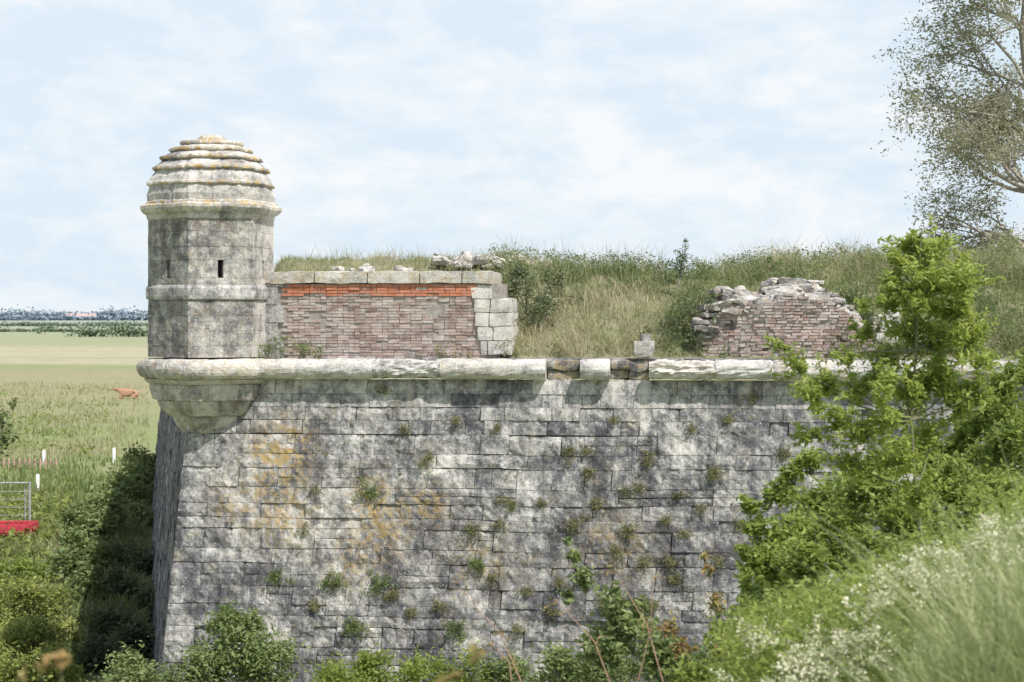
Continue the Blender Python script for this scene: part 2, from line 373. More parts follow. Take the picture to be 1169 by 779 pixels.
for f in range(6):
    a=rot+f*math.pi/3;N=np.array([math.sin(a),-math.cos(a),0]);Uf=np.array([math.cos(a),math.sin(a),0])
    ap=R*math.cos(math.pi/6);top=Z(250);O=BC+N*ap-Uf*(R/2)+np.array([0,0,top]);VD=np.array([0,0,-1.])
    segs=[.28,.28,.25,.33,.17,.25,.28,.28,.28,.30]
    d=0;wu0=R/2-.05;wu1=R/2+.05;H=Z(250)-Z(407)
    for ci,h in enumerate(segs):
        if d+h>H:h=H-d
        if h<.05:break
        cuts=[0]+([R*.55] if ci%2 else [R*.33,R*.75])+[R]
        if ci==3:cuts=[0,wu0,wu1,R]
        for k in range(len(cuts)-1):
            if ci==3 and k==1:continue
            tone=random.gauss(.5,.07)+(.35 if f==1 else 0)-(.22 if f==5 else 0)-(.15 if ci>5 and f==0 else 0)  # right face lightened, left face darkened: side light painted into the tone
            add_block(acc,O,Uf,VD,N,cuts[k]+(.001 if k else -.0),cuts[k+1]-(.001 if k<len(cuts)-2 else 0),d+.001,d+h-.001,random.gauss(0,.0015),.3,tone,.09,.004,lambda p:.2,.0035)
        d+=h
    add_block(accD,O-N*.28,Uf,VD,N,.1,R-.1,.5,1.4,0,.02,.5,.3,0)  # dark panel behind the slit stands in for the unlit interior
acc.build('body',M_tur,tur);accD.build('dark_slit_backing',M_dark,tur)
hexloft('string_course',[(R*.98,Z(343)),(R+.035,Z(342)),(R+.045,Z(339)),(R+.045,Z(330)),(R+.02,Z(327)),(R*.98,Z(326))],M_tur,tone=.65)
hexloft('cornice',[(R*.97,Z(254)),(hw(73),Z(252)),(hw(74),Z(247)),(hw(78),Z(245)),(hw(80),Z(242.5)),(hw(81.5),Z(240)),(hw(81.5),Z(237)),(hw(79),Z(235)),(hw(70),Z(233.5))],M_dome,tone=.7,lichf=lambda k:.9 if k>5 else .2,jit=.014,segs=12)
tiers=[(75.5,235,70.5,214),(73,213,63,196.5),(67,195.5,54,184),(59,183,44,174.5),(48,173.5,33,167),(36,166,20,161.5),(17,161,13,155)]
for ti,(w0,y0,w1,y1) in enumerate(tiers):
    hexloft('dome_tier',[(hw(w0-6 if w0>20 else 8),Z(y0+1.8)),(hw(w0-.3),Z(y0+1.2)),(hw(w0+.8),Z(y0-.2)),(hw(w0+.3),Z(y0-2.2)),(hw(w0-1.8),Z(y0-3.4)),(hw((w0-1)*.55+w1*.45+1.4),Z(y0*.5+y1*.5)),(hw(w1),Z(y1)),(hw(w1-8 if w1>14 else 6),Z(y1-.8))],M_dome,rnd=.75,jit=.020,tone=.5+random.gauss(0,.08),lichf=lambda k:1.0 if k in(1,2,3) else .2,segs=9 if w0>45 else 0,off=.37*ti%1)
hexloft('dome_core',[(hw(70),Z(234)),(hw(60),Z(205)),(hw(40),Z(180)),(hw(15),Z(162))],M_tur)
roll=[]
zc=(Z(409)+Z(431))/2;rr=.185
for k in range(11):
    a=math.pi/2-math.pi*k/10;roll.append((hw(86)-rr+rr*math.cos(a),zc+rr*math.sin(a)))
hexloft('base_roll',[(R*.9,zc+rr)]+roll+[(R*.9,zc-rr)],M_pale,rnd=.9,jit=.018,tone=.55,lichf=lambda k:.4,segs=9)
def corb(a,b_,c,d,t=.5,sg=12,of=0.):
    pr=[(hw(max(a-10,5)),Z(b_)),(hw(a),Z(b_))]
    for v in (.3,.5,.65,.8,.9,1.): pr.append((hw(a+(c-a)*(1-math.cos(v*math.pi/2))),Z(b_+(d-b_)*v)))
    pr.append((hw(max(c-12,4)),Z(d)))
    hexloft('corbel',pr,M_pale,rnd=.15,jit=.012,tone=t,lichf=lambda k:.3,segs=sg,off=of)
corb(77,431.5,72,437,.5,12,0);corb(70,437.5,66,455,.3,12,.4);corb(62,455.5,49,473,.4,12,0);corb(44,473.5,31,493,.35,6,.5)
# ---------------------------------------------------------------- brick parapet
par=empty('brick_parapet')
NP=NU
O=A-NP*.42
def u_face(px,O=O):
    c=(px-CX)/F;return (c*O[1]-O[0])/(U[0]-c*U[1])
ua=u_face(300);ub=u_face(580);z0=7.14
def ZP(py,D=33.1):return CH-(py-HY)*D/F
ztop=ZP(310);zc0=ZP(324)
acc=Acc();q=O+U*((ua+ub)/2)-NP*.8;q[2]=(z0+zc0)/2;sbox(acc,q,(ub-ua-.3,1.606,zc0-z0),U,NP,.5,0);acc.build('core',M_mortar,par)
acc=Acc();bu0=u_face(322);bh=.050;z=z0+.01;row=0
while z+bh<zc0:
    bu1=u_face(548-9*(z-z0)/(zc0-z0));u=bu0+(0 if row%2 else .11);red=z>zc0-.25
    while u<bu1:
        l=.215 if random.random()<.8 else .105
        rd=red and (z>zc0-.19 or nz((u,0,z),1.5,3)>-.12)
        tn=random.uniform(.9,1) if rd and random.random()<.95 else random.uniform(.05,.84)
        if random.random()>.05 or red:
            q=O+U*(u+l/2)+NP*(-.04+random.gauss(0,.006)+(.012 if rd else 0)-(.05 if (not red and fbm((u,0,z),1.8,12)>.55) else 0));q[2]=z+bh/2+.008*nz((u,0,row),1.5,2)
            sbox(acc,q,(l-.010,.12,bh-.003),U,NP,tn,.004)
        u+=l
    z+=bh+.006;row+=1
acc.build('bricks',M_brick,par)
acc=Acc();u=ua
while u<u_face(562):
    l=random.uniform(.8,1.3);l=min(l,u_face(563)-u)
    if l<.1:break
    q=O+U*(u+l/2)-NP*.78;q[2]=(ztop+zc0)/2+.0;rbox(acc,q,(l-.004,1.74,ztop-zc0),rz,.025,.1,.022,random.gauss(.6,.1),.5);u+=l
z=z0;k=0
while z<zc0-.05:
    h=min(.34,zc0-z);l=[.42,.30][k%2];q=O+U*(ua+l/2)-NP*.15;q[2]=z+h/2;rbox(acc,q,(l,.42,h-.004),rz,.012,.12,.006,random.gauss(.1,.08));z+=h;k+=1
ys=[325,341,357,373,389,405]
for k in range(5):
    ya,yb=ys[k],ys[k+1];l0=538+k*2.6;l1=[562,582,583,584,585][k]+random.uniform(-1.5,1.5)
    mid=560+random.uniform(-5,5)
    for (x0,x1) in ((l0,min(mid,l1)),(mid,l1)):
        if x1-x0<5:continue
        u0,u1=u_face(x0),u_face(x1);q=O+U*((u0+u1)/2)+NP*(.05-.7+.006*k+.02*(x0>550));q[2]=(ZP(ya)+ZP(yb))/2
        rbox(acc,q,(u1-u0-.004,1.4,ZP(ya)-ZP(yb)-.004),rz,.02,.08,.025,random.gauss(.7,.1),.15)
acc.build('stone_dressings',M_pale,par)
# ---------------------------------------------------------------- earth mound on the bastion
cp=[(150,310),(313,302),(400,300),(500,298),(560,304),(640,318),(740,320),(800,324),(850,314),(900,310),(1000,310),(1100,312),(1200,318),(1500,320)]
def crest(x,D=40.):
    px=CX+x/D*F;py=np.interp(px,[c[0] for c in cp],[c[1] for c in cp]);return CH-(py-HY)/F*D
def edgeY(x):return (O-NP*.05)[1]+(x-O[0])*U[1]/U[0]
def mound(x,y):
    e=edgeY(x);px=CX+x/y*F
    t=(y-e-(.9 if px<575 else 0))/5.2;t=min(max(t,0),1);t=t**.8
    z=7.12+(crest(x)-7.12)*(t*t*(3-2*t)*.4+t*.6)
    z+=.20*fbm((x,y,0),.9,3)*min(1,t*4)
    if y>42:z-=(y-42)*.04
    fl=A[0]-.206*(y-33);z=7.12+(z-7.12)*min(1,max(0,(x-fl-.3)/2.0))
    return z
xs=np.concatenate([np.linspace(-16,16,150),np.linspace(16.5,30,14)]);ysr=np.concatenate([np.linspace(0,8,42),np.linspace(9,45,14)])
V=[];Q=[]
for j,dy in enumerate(ysr):
    for x in xs:
        y=edgeY(x)+dy-.1;fl=A[0]-.206*(y-33)+.1;X=max(x,fl);V.append((X,y,mound(X,y) if dy>0 else 7.0))
n=len(xs)
for j in range(len(ysr)-1):
    for i in range(n-1):Q.append((j*n+i,j*n+i+1,(j+1)*n+i+1,(j+1)*n+i))
m,nt,o=newmat('mound_earth');b=NB(nt);c=b.ramp(b.noise(3,8,.7),[(.3,(.15,.18,.08)),(.5,(.28,.28,.16)),(.7,(.42,.37,.26))]);b.bsdf(c,o,.95,b.noise(9,6,.7),1,.1)
quadmesh('grassy_mound',V,Q,m,smooth=True)
N=58000;x=rng.uniform(-6.5,16,N);dy=rng.uniform(0,1,N)**1.2*9.5
Bp=[];T=[];Hh=[];lp=[];lt=[]
for xi,di in zip(x,dy):
    y=edgeY(xi)+.12+di;px=CX+xi/y*F
    if px<580 and di<1.3:continue
    if px<215:continue
    if 385<px<470 and di>2 and random.random()<.5:continue
    cl=fbm((xi,y,0),.7,9);c2=fbm((xi,y,3),2.2,4);z=mound(xi,y)
    if c2<-.35 and random.random()<.5: continue
    dry=590<px<760 and di<3.2
    Bp.append((xi,y,z-.03))
    T.append(.42+.7*cl+.4*c2+(.40 if dry else 0)-(.12 if 640<px<800 and di>3.5 else 0)+(.2 if px<520 else -.02));Hh.append((.17 if px<560 else .30)*max(.3,1+.5*cl+.9*c2)*(1.2 if px>800 else 1))
    if c2>.1 and not dry and px>560 and random.random()<.6:
        hz_=random.uniform(.05,.45);lp+= [(xi+random.gauss(0,.06),y+random.gauss(0,.06),z+hz_+random.gauss(0,.05)) for _ in range(5)];lt+=[.35+cl]*5
blades('mound_grass',Bp,np.array(Hh),.013,M_grass,np.array(T),.6)
leaves('mound_weeds',lp,.065,M_lmid,lt,.45)
bp=[];
for k in range(2600):
    xi=random.uniform(-5.2,12);y=edgeY(xi)+random.uniform(3.0,7.5)
    if nz((xi,0,0),.8,6)<-.1:continue
    bp.append((xi,y,mound(xi,y)))
blades('tall_grass',bp,np.array([.40 if q[0]<-.3 else .72 for q in bp]),.009,M_grass,[.8]*len(bp),.4)
acc=Acc()
for k in range(190):
    g=random.choice([(380,462,292,302,37.2),(500,622,285,297,38.5),(500,622,285,297,38.5),(815,950,318,332,34.8),(1000,1030,355,405,33.6)])
    px=random.uniform(g[0],g[1]);py=random.uniform(g[2],g[3]);q=P(px,py,g[4]+random.uniform(-.3,.3));q[2]=min(q[2],mound(q[0],q[1])+random.uniform(.05,.28))
    s_=random.uniform(.08,.28);rbox(acc,q,(s_*1.6,s_,s_*.5),random.uniform(0,3),s_*.12,s_/3,.09,random.gauss(.5,.15),.2)
acc.build('rubble_stones',M_pale)
# ruined brick wall
ruin=empty('ruined_brick_wall');acc=Acc()
OR=O-NP*.35;z=7.14;row=0;r0_,r1_=u_face(795,OR),u_face(990,OR)
def rtop(u):
    t=(u-r0_)/(r1_-r0_);return ZP(354-12*math.sin(t*3.14)+14*nz((u,0,0),1.1)+6*nz((u,0,5),5)+max(0,(t-.75)*130)+max(0,(.18-t)*200),33)
def rback(u,z):return .12*fbm((u,z,0),.9,7)-(.12 if fbm((u,z,0),1.9,17)>.4 else 0)
while z<ZP(325,33):
    u=r0_+(.1 if row%2 else 0)
    while u<r1_:
        l=.2 if random.random()<.75 else .12
        if z<rtop(u)+random.uniform(-.04,.03) and random.random()>.05:
            q=OR+U*(u+l/2)+NP*(rback(u,z)+random.gauss(0,.010));q[2]=z+.026;sbox(acc,q,(l-.012,.26,.046),U,NP,random.uniform(0.05,.84),.007)
        u+=l
    z+=.056;row+=1
acc.build('bricks',M_brick,ruin)
nu_,nz_=60,24;V=[];Q=[]
for j in range(nz_+1):
    for i in range(nu_+1):
        u=r0_+(r1_-r0_)*i/nu_;zt=rtop(u)-.02;z=7.05+(max(zt,7.1)-7.05)*j/nz_;q=OR+U*u+NP*(rback(u,z)+.10);q[2]=z;V.append(q)
for i in range(nu_+1):
    u=r0_+(r1_-r0_)*i/nu_;q=OR+U*u-NP*.9;q[2]=max(rtop(u)+.1,7.1);V.append(q)
n=nu_+1
for j in range(nz_+1):
    for i in range(nu_):Q.append((j*n+i,j*n+i+1,(j+1)*n+i+1,(j+1)*n+i))
quadmesh('mortar_bed',V,Q,M_mortar,parent=ruin)
acc=Acc()
for k in range(170):
    u=random.uniform(r0_+.1,r1_-.1);back=random.uniform(-.05,.9);q=OR+U*u-NP*back;q[2]=rtop(u)+random.uniform(-.08,.05)+back*.34;s_=random.uniform(.08,.26);rbox(acc,q,(s_*1.8,s_*1.2,s_*.42),rz+random.uniform(-.5,.5),.02,.06,.09,random.gauss(.05,.2),.3)
acc.build('stones',M_pale,ruin)
acc=Acc();q=A+U*u_px(735)-NU*.1;q[2]=ZP(399,32.3);rbox(acc,q,(.36,.36,.30),rz,.025,.07,.035,.35,.2)
q=q+np.array([.03,.12,.22]);rbox(acc,q,(.16,.2,.16),rz+.3,.03,.06,.04,.25);acc.build('stone_block',M_pale)
acc=Acc()
for k,(px,py,w_,h_) in enumerate([(1005,398,.42,.2),(1025,399,.34,.18),(1010,386,.36,.2),(1030,387,.3,.2),(1015,373,.36,.2),(1018,361,.28,.18)]):
    q=P(px,py,33.0);rbox(acc,q,(w_,.4,h_),rz+random.uniform(-.1,.1),.03,.07,.04,random.gauss(.5,.1))
acc.build('stone_wall_remnant',M_pale)
# ---------------------------------------------------------------- vegetation builders
def bush(name,clusters,dens,size,mat,squash=.85,aspect=.5,stems=True,loose=.36,tintb=.5,up=.5):
    e=empty(name);pts=[];T=[];lines=[]
    for (px,py,rp,D) in clusters:
        c=P(px,py,D);r=rp*D/F;k=int(7+r*9)
        dirs=rng.normal(size=(k,3));dirs/=np.linalg.norm(dirs,axis=1)[:,None];rad=r*rng.uniform(.15,1.0,k)**.6*.9
        sub=c+dirs*rad[:,None]*np.array([1,1,squash])
        n=int(dens*(rp/30.)**2)
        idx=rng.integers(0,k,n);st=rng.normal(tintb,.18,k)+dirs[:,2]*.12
        pts.append(sub[idx]+rng.normal(size=(n,3))*r*loose*rng.uniform(.5,1,n)[:,None]*.8);T.append(st[idx])
        if stems:
            root=np.array(c)-np.array([0,0,r*1.1])
            for s_ in sub:
                mid=(root+s_)/2+rng.normal(size=3)*r*.15
                lines.append(([root,mid,s_],[.008*max(1,r),.006*max(1,r),.002]))
    leaves('foliage',np.concatenate(pts),size,mat,np.concatenate(T),aspect,e,up)
    if lines:tubes('stems',lines,M_twig,e,4)
    return e
wl=[(488,527,11),(463,490,7),(425,562,13),(345,607,8),(380,662,16),(430,665,15),(405,715,16),(545,645,13),(522,717,15),(315,662,13),(650,515,9),(740,525,10),(672,540,9),(717,605,11),(760,595,8),(540,605,10),(575,572,8),(815,540,12),(895,517,9),(715,560,8),(770,660,11),(600,675,9),(655,600,11),(705,630,11),(790,490,7),(730,555,9),(765,640,9),(438,446,8),(522,482,7),(568,488,6),(640,665,9),(620,575,6),(560,660,8),(845,600,8),(690,690,10),(470,700,8),(745,690,9),(670,515,7),(585,578,7),(360,560,5),(830,480,7),(860,455,6),(590,720,9),(820,640,9),(700,480,6),(630,700,8),(780,610,7),(450,680,10),(360,690,9),(500,690,8),(570,600,8),(680,575,8),(800,580,8),(775,565,7),(735,640,9)]
pts=[];T=[];pg=[]
for (px,py,r) in wl:
    big=r>12;r*=.85
    for q in range(int(5+r*1.2)):
        c=wall_hit(px+random.gauss(0,r*.5),py+random.gauss(0,r*.42))+NF*random.uniform(.01,.02+r*.009);n=int(9+r*1.7)
        (pg if big else pts).append(c+rng.normal(size=(n,3))*.038)
        if not big:T+= [.5+random.gauss(0,.25)]*n
for k in range(200):
    c=wall_hit(random.uniform(230,900),random.uniform(470,745))+NF*.02;n=random.choice([5,8,14]);pts.append(c+rng.normal(size=(n,3))*random.uniform(.015,.03));T+=[random.uniform(.3,.95)]*n
leaves('wall_plants',np.concatenate(pts),.045,M_weed,T,.33);pg=np.concatenate(pg);leaves('wall_plants',pg,.048,M_lmid,[.65]*len(pg),.38)
bush('creeper_shrub',[(318,396,18,32.9),(345,398,17,32.9),(365,403,12,32.8),(305,402,10,32.8)],620,.055,M_lmid)
bush('wall_top_plant',[(500,398,13,32.8),(520,403,9,32.8),(535,402,7,32.8),(480,405,6,32.7)],420,.05,M_weed)
bush('ivy_bush',[(600,325,26,34.5),(618,345,24,34.4),(590,312,18,34.6),(608,362,18,34),(630,320,16,35)],1100,.065,M_ldark,tintb=.65)
bush('bramble_bush',[(775,372,26,34),(790,352,20,33.5),(762,388,16,33.2),(805,342,16,33.5),(740,380,12,33.8),(812,370,14,32.9),(800,385,16,32.9),(820,352,10,33)],950,.06,M_ldark,tintb=.7)
bush('bramble_bush',[(912,322,22,34.6),(895,328,14,34.5),(935,330,12,34.4),(835,328,10,35.2),(970,335,18,34.3),(985,360,16,33.4),(880,300,9,36),(955,350,14,33.3),(960,385,14,32.9)],900,.06,M_lmid,tintb=.35)
bush('bramble_bush',[(585,398,18,32.9),(640,398,14,33.0),(690,400,12,33.2),(720,392,14,33.4)],600,.055,M_weed)
bush('bramble_bush',[(820,402,12,32.9),(850,404,9,32.8),(905,402,12,32.8),(945,400,12,32.8),(975,400,12,32.8),(870,390,9,33)],560,.055,M_lmid,tintb=.5)
bush('bramble_bush',[(655,318,20,37),(700,312,18,38),(735,308,14,38.5),(660,345,14,35.8),(710,340,16,36),(680,306,16,38),(760,320,16,37),(640,335,16,36),(745,340,16,36),(725,322,14,37)],700,.065,M_ldark,tintb=.8)
bush('bramble_bush',[(1000,320,20,36),(1030,310,22,37),(1015,350,18,35),(1050,340,24,36),(1080,320,24,37),(1055,385,20,34),(1000,300,10,37),(975,378,10,33.3)],800,.065,M_lmid,tintb=.6)
r=P(772,335,36);t=P(783,275,36);lines=[([r,(r+t)/2+np.array([.05,0,0]),t],[.02,.015,.006])];pt=[]
for k in range(16):
    f=random.uniform(.25,1);p=r+(t-r)*f;e=p+rng.normal(size=3)*np.array([.10,.10,.08])+np.array([0,0,.12]);lines.append(([p,e],[.006,.003]));pt+=[e+rng.normal(size=3)*.04 for _ in range(14)]+[p+rng.normal(size=3)*.04 for _ in range(8)]
e=empty('sapling');tubes('trunk',lines,M_bark,e,4);leaves('foliage',pt,.065,M_ldark,[.5]*len(pt),.4,e)
bush('ditch_shrub',[(270,738,42,30.6),(235,765,38,30.4),(310,765,40,30.3),(255,705,20,30.7),(290,712,16,30.8)],1500,.09,M_lmid)
bush('ditch_shrub',[(150,785,40,30.6),(200,800,40,30),(110,800,30,31)],1200,.09,M_lmid,tintb=.55)
bush('ditch_shrub',[(390,785,38,30),(440,770,34,30.2),(490,782,34,30),(540,775,32,29.8),(420,755,16,30.3)],1300,.09,M_lbright,tintb=.3)
bush('ditch_shrub',[(600,785,36,29.5),(650,770,34,29.6),(700,765,36,29.5),(760,770,36,29.4),(820,765,38,29.4),(570,775,26,29.6)],1300,.085,M_lmid)
bush('hedge_shrub',[(163,530,20,76),(152,545,26,74),(172,560,22,74),(138,565,28,68),(118,585,30,62),(100,600,28,60),(150,595,26,66)],1900,.22,M_lmid,tintb=.8)
bush('hedge_shrub',[(92,625,26,54),(78,640,22,52),(110,640,22,54),(95,665,24,48)],1500,.18,M_lmid,tintb=.5)
bush('shadow_fill_bush',[(150,640,30,54),(140,680,32,48),(165,700,30,46),(125,720,34,43),(155,745,34,41),(110,755,30,39.5)],1500,.16,M_ldark,tintb=.3)  # dark bushes added to deepen the shadow beside the flank
bush('hedge_shrub',[(45,690,34,42),(10,690,34,42),(68,720,24,40),(30,735,40,38),(55,765,34,36),(0,770,40,36),(-20,720,40,40)],1700,.11,M_yel,tintb=.5)
bush('hedge_shrub',[(20,650,20,52),(50,655,16,52),(-10,655,20,52)],900,.16,M_lbright,tintb=.35)
bush('edge_shrub',[(2,480,14,58),(-12,505,24,58),(8,500,10,58),(14,462,7,58)],500,.2,M_lmid,tintb=.3)
N=30000;D=1/rng.uniform(1/200,1/38,N);pxx=rng.uniform(-60,200,N);B=np.stack([(pxx-CX)/F*D,D,0*D],1)
keep=(B[:,0]<(A[0]-.9-.206*(D-33)));B=B[keep]
T=np.array([.26+.6*fbm(q,.12,3)+(.38 if q[1]>95 else 0) for q in B]);c2=np.array([fbm(q,.35,6) for q in B])
k=c2>-.2;B=B[k];T=T[k];c2=c2[k]
blades('meadow_grass',B,.42*(1+.8*c2),.06,M_grass,T,.5)
N=14000;D=1/rng.uniform(1/190,1/40,N);pxx=rng.uniform(-40,170,N);B=np.stack([(pxx-CX)/F*D,D,rng.uniform(.1,.6,N)],1);k=np.array([fbm(q,.11,8)>.08 for q in B])&(B[:,0]<(A[0]-4-.206*(D-33)));B=B[k]
leaves('meadow_weeds',B,.26,M_yel,[.35]*len(B),.5)
# distant trees
pts=[];T=[]
def tline(x0,x1,D,h,n,w_=.6):
    for k in range(n):
        px=random.uniform(x0,x1)
        c=P(px,0,D);hh=h*random.uniform(.4,1.25);c[2]=hh*.45
        m_=60;pts.append(c+rng.normal(size=(m_,3))*np.array([hh*w_,hh*.4,hh*.25]));T.extend([random.uniform(.2,.8)]*m_)
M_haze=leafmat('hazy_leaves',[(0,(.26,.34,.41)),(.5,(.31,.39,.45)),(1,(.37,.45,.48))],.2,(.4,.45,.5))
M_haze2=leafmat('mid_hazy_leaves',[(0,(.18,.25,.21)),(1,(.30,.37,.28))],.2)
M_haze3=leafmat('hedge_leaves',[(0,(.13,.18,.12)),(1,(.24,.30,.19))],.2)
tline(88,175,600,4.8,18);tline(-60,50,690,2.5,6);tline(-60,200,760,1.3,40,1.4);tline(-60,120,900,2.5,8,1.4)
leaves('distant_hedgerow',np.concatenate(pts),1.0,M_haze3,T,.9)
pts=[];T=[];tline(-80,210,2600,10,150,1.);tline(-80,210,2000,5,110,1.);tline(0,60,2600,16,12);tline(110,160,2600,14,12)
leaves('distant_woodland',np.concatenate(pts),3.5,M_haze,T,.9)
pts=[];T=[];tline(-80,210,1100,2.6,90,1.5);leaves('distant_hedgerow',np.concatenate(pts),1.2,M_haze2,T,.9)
M_white=plain('hazy_white_render',(.52,.54,.55));M_tile=plain('hazy_roof_tiles',(.50,.37,.35))  # wall and roof colours greyed, distance haze painted in
for px,w_,D in((80,9,2060),(94,13,2080),(106,8,2040)):
    h=empty('village_house');c=P(px,0,D);x,y=c[0],c[1];hh=4.5
    ac=Acc();V=[(x-w_/2,y-4,0),(x+w_/2,y-4,0),(x+w_/2,y+4,0),(x-w_/2,y+4,0),(x-w_/2,y-4,hh),(x+w_/2,y-4,hh),(x+w_/2,y+4,hh),(x-w_/2,y+4,hh),(x-w_/2,y,hh+3.4),(x+w_/2,y,hh+3.4)]
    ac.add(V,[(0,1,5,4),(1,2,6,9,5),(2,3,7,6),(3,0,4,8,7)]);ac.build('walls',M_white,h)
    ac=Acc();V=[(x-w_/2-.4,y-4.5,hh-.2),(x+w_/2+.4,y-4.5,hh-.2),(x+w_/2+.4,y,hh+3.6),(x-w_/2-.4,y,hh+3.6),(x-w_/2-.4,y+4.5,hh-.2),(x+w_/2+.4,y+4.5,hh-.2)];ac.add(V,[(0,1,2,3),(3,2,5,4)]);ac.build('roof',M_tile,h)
    ac=Acc()
    for k in(-.3,0,.3):ac.add([(x+w_*k-.6,y-4.02,1.2),(x+w_*k+.6,y-4.02,1.2),(x+w_*k+.6,y-4.02,3),(x+w_*k-.6,y-4.02,3)],[(0,1,2,3)])
    ac.build('windows',M_dark,h)
# ---------------------------------------------------------------- upper right tree
def grow(p,d,L,r,depth,lines,tips,spread=.55,bend=.12,grav=0.0):
    pts=[p];rad=[r];q=p.copy();dd=d.copy()
    for k in range(4):
        dd=nrm(dd+rng.normal(size=3)*bend+np.array([0,0,grav]));q=q+dd*L/4;pts.append(q);rad.append(r*(1-.45*(k+1)/4))
        if depth<=2:tips.append(q+rng.normal(size=3)*.02)
    lines.append((pts,rad))
    if depth==0:return
    for k in range(random.choice([3,4,4])):
        t=random.choice([1,2,3,4,4]);nd=nrm(dd+rng.normal(size=3)*spread);grow(pts[t],nd,L*random.uniform(.60,.80),rad[t]*.62,depth-1,lines,tips,spread,bend,grav)
def ptree(name,root,leafn,leafs,mat,sig,**k):
    lines=[];tips=[];root=np.array(root,float)
    top=root+np.array([-.3,0,11.8]);tp=[root+(top-root)*f+rng.normal(size=3)*.12 for f in np.linspace(0,1,9)];rd=list(np.linspace(.24,.05,9));lines.append((tp,rd))
    for i in range(2,9):
        for j in range(4 if i>2 else 3):
            d=rng.normal(size=3);d[2]=abs(d[2])*.5+.35
            if random.random()<.6:d[0]=-abs(d[0])
            L_=1.9*(1-.35*abs(i-4)/5);grow(tp[i],nrm(d),L_,rd[i]*.5,3,lines,tips,**k)
    e=empty(name);tubes('branches',lines,M_bark,e,4)
    tips=np.array(tips);n=len(tips)*leafn;idx=rng.integers(0,len(tips),n);st=rng.normal(.5,.25,len(tips))
    leaves('foliage',tips[idx]+rng.normal(size=(n,3))*sig,leafs,mat,st[idx],.45,e);return e
rt=P(1186,400,48);rt[2]=6.8
ptree('tall_tree',rt,6,.11,M_olive,.15,spread=.50,bend=.14)
bush('background_shrub',[(1150,300,34,42),(1165,345,36,42),(1135,340,22,41),(1120,300,16,41),(1150,385,30,40),(1100,370,22,38),(1080,400,16,36)],1100,.08,M_lmid,tintb=.7)
# ---------------------------------------------------------------- bank in the foreground
def bank(x,y):
    c=1+.2*y;z=6.9-.6*max(0,c-x) if x<c else 6.9+.08*min(x-c,3)
    if y>6.5:z-=.50*(y-6.5)
    z+=.12*fbm((x,y,0),.6,5);return max(z,-.3)
V=[];Q=[];xs=np.linspace(-14,26,90);yl=np.linspace(-12,28,90)
for y in yl:
    for x in xs:V.append((x,y,bank(x,y)))
for j in range(89):
    for i in range(89):Q.append((j*90+i,j*90+i+1,(j+1)*90+i+1,(j+1)*90+i))
m,nt,o=newmat('bank_soil');b=NB(nt);c=b.ramp(b.noise(4,8,.7),[(.3,(.13,.18,.07)),(.6,(.26,.32,.13)),(.8,(.38,.38,.22))]);b.bsdf(c,o,.95,b.noise(9,6,.7),1,.1)
quadmesh('grassy_bank',V,Q,m,smooth=True)
N=30000;y=rng.uniform(4.5,11,N);pxx=rng.uniform(620,1260,N);x=(pxx-CX)/F*y
B=np.array([(a,c,bank(a,c)-.03) for a,c in zip(x,y)]);T=np.array([.55+.6*fbm(q,1.2,2) for q in B]);pp=CX+B[:,0]/B[:,1]*F
hh=np.where((pp>1090)&(B[:,1]<8),.44,.22)*np.array([max(.45,1+1.0*fbm(q,1.7,5)) for q in B]);blades('bank_grass',B,hh,.007,M_grassg,T,.5,lean=(-.12,0))
# foreground shrubs (right)
bush('bank_shrub',[(900,610,34,17),(935,570,34,17.5),(890,655,30,16.5),(960,620,38,16.5),(1000,560,36,16.5),(1040,590,38,16),(1080,560,34,16),(985,680,36,15.5),(930,690,30,15.5),(862,600,16,17),(855,575,11,17),(875,570,12,17),(1130,590,36,15),(1060,640,34,15),(880,690,26,15.5),(1110,640,34,14.5),(1020,700,36,14.5),(905,540,14,17),(920,640,30,16),(870,640,24,16.5),(1010,640,36,15.5),(960,590,30,17),(1080,610,30,15),(1150,560,26,15.5),(860,670,18,16),(848,630,10,16.5),(890,560,16,17),(925,525,16,17)],1100,.075,M_lbright,tintb=.38,loose=.45)
bush('bank_shrub',[(1110,500,30,18),(1150,460,30,18),(1165,520,34,18),(1140,560,30,17),(1170,420,20,18),(1085,520,24,18),(1060,540,26,18),(1010,530,24,18.5),(965,560,24,18.5),(1130,480,28,18),(1040,510,20,18),(1120,535,30,17.5),(1150,500,28,17),(1155,440,22,17.5)],1200,.075,M_lbright,tintb=.2,loose=.42)
bush('bank_shrub',[(700,690,24,13),(670,660,15,13),(725,720,26,13),(690,735,28,13),(655,635,9,13),(648,618,5,13),(760,745,30,12.5),(800,760,30,12.5),(650,680,8,13),(730,690,12,13),(640,760,24,13)],600,.065,M_lmid,tintb=.7,loose=.42)
bush('bank_shrub',[(870,740,36,11),(930,745,36,11),(800,775,36,11),(870,785,40,10.5),(990,730,36,11),(1050,700,36,11),(830,730,22,11.5),(950,700,30,11.5),(1100,690,26,10.5),(850,700,20,12),(900,700,26,12)],600,.055,M_lbright,tintb=.3,loose=.45)
bush('russet_shrub',[(820,690,14,12.5),(850,715,20,12),(880,705,16,12),(810,650,7,12.5),(835,735,18,11),(760,715,12,12),(805,635,6,12.5),(870,760,20,10.4),(900,730,14,10.5),(780,740,14,11.5)],480,.05,M_rust,loose=.5)
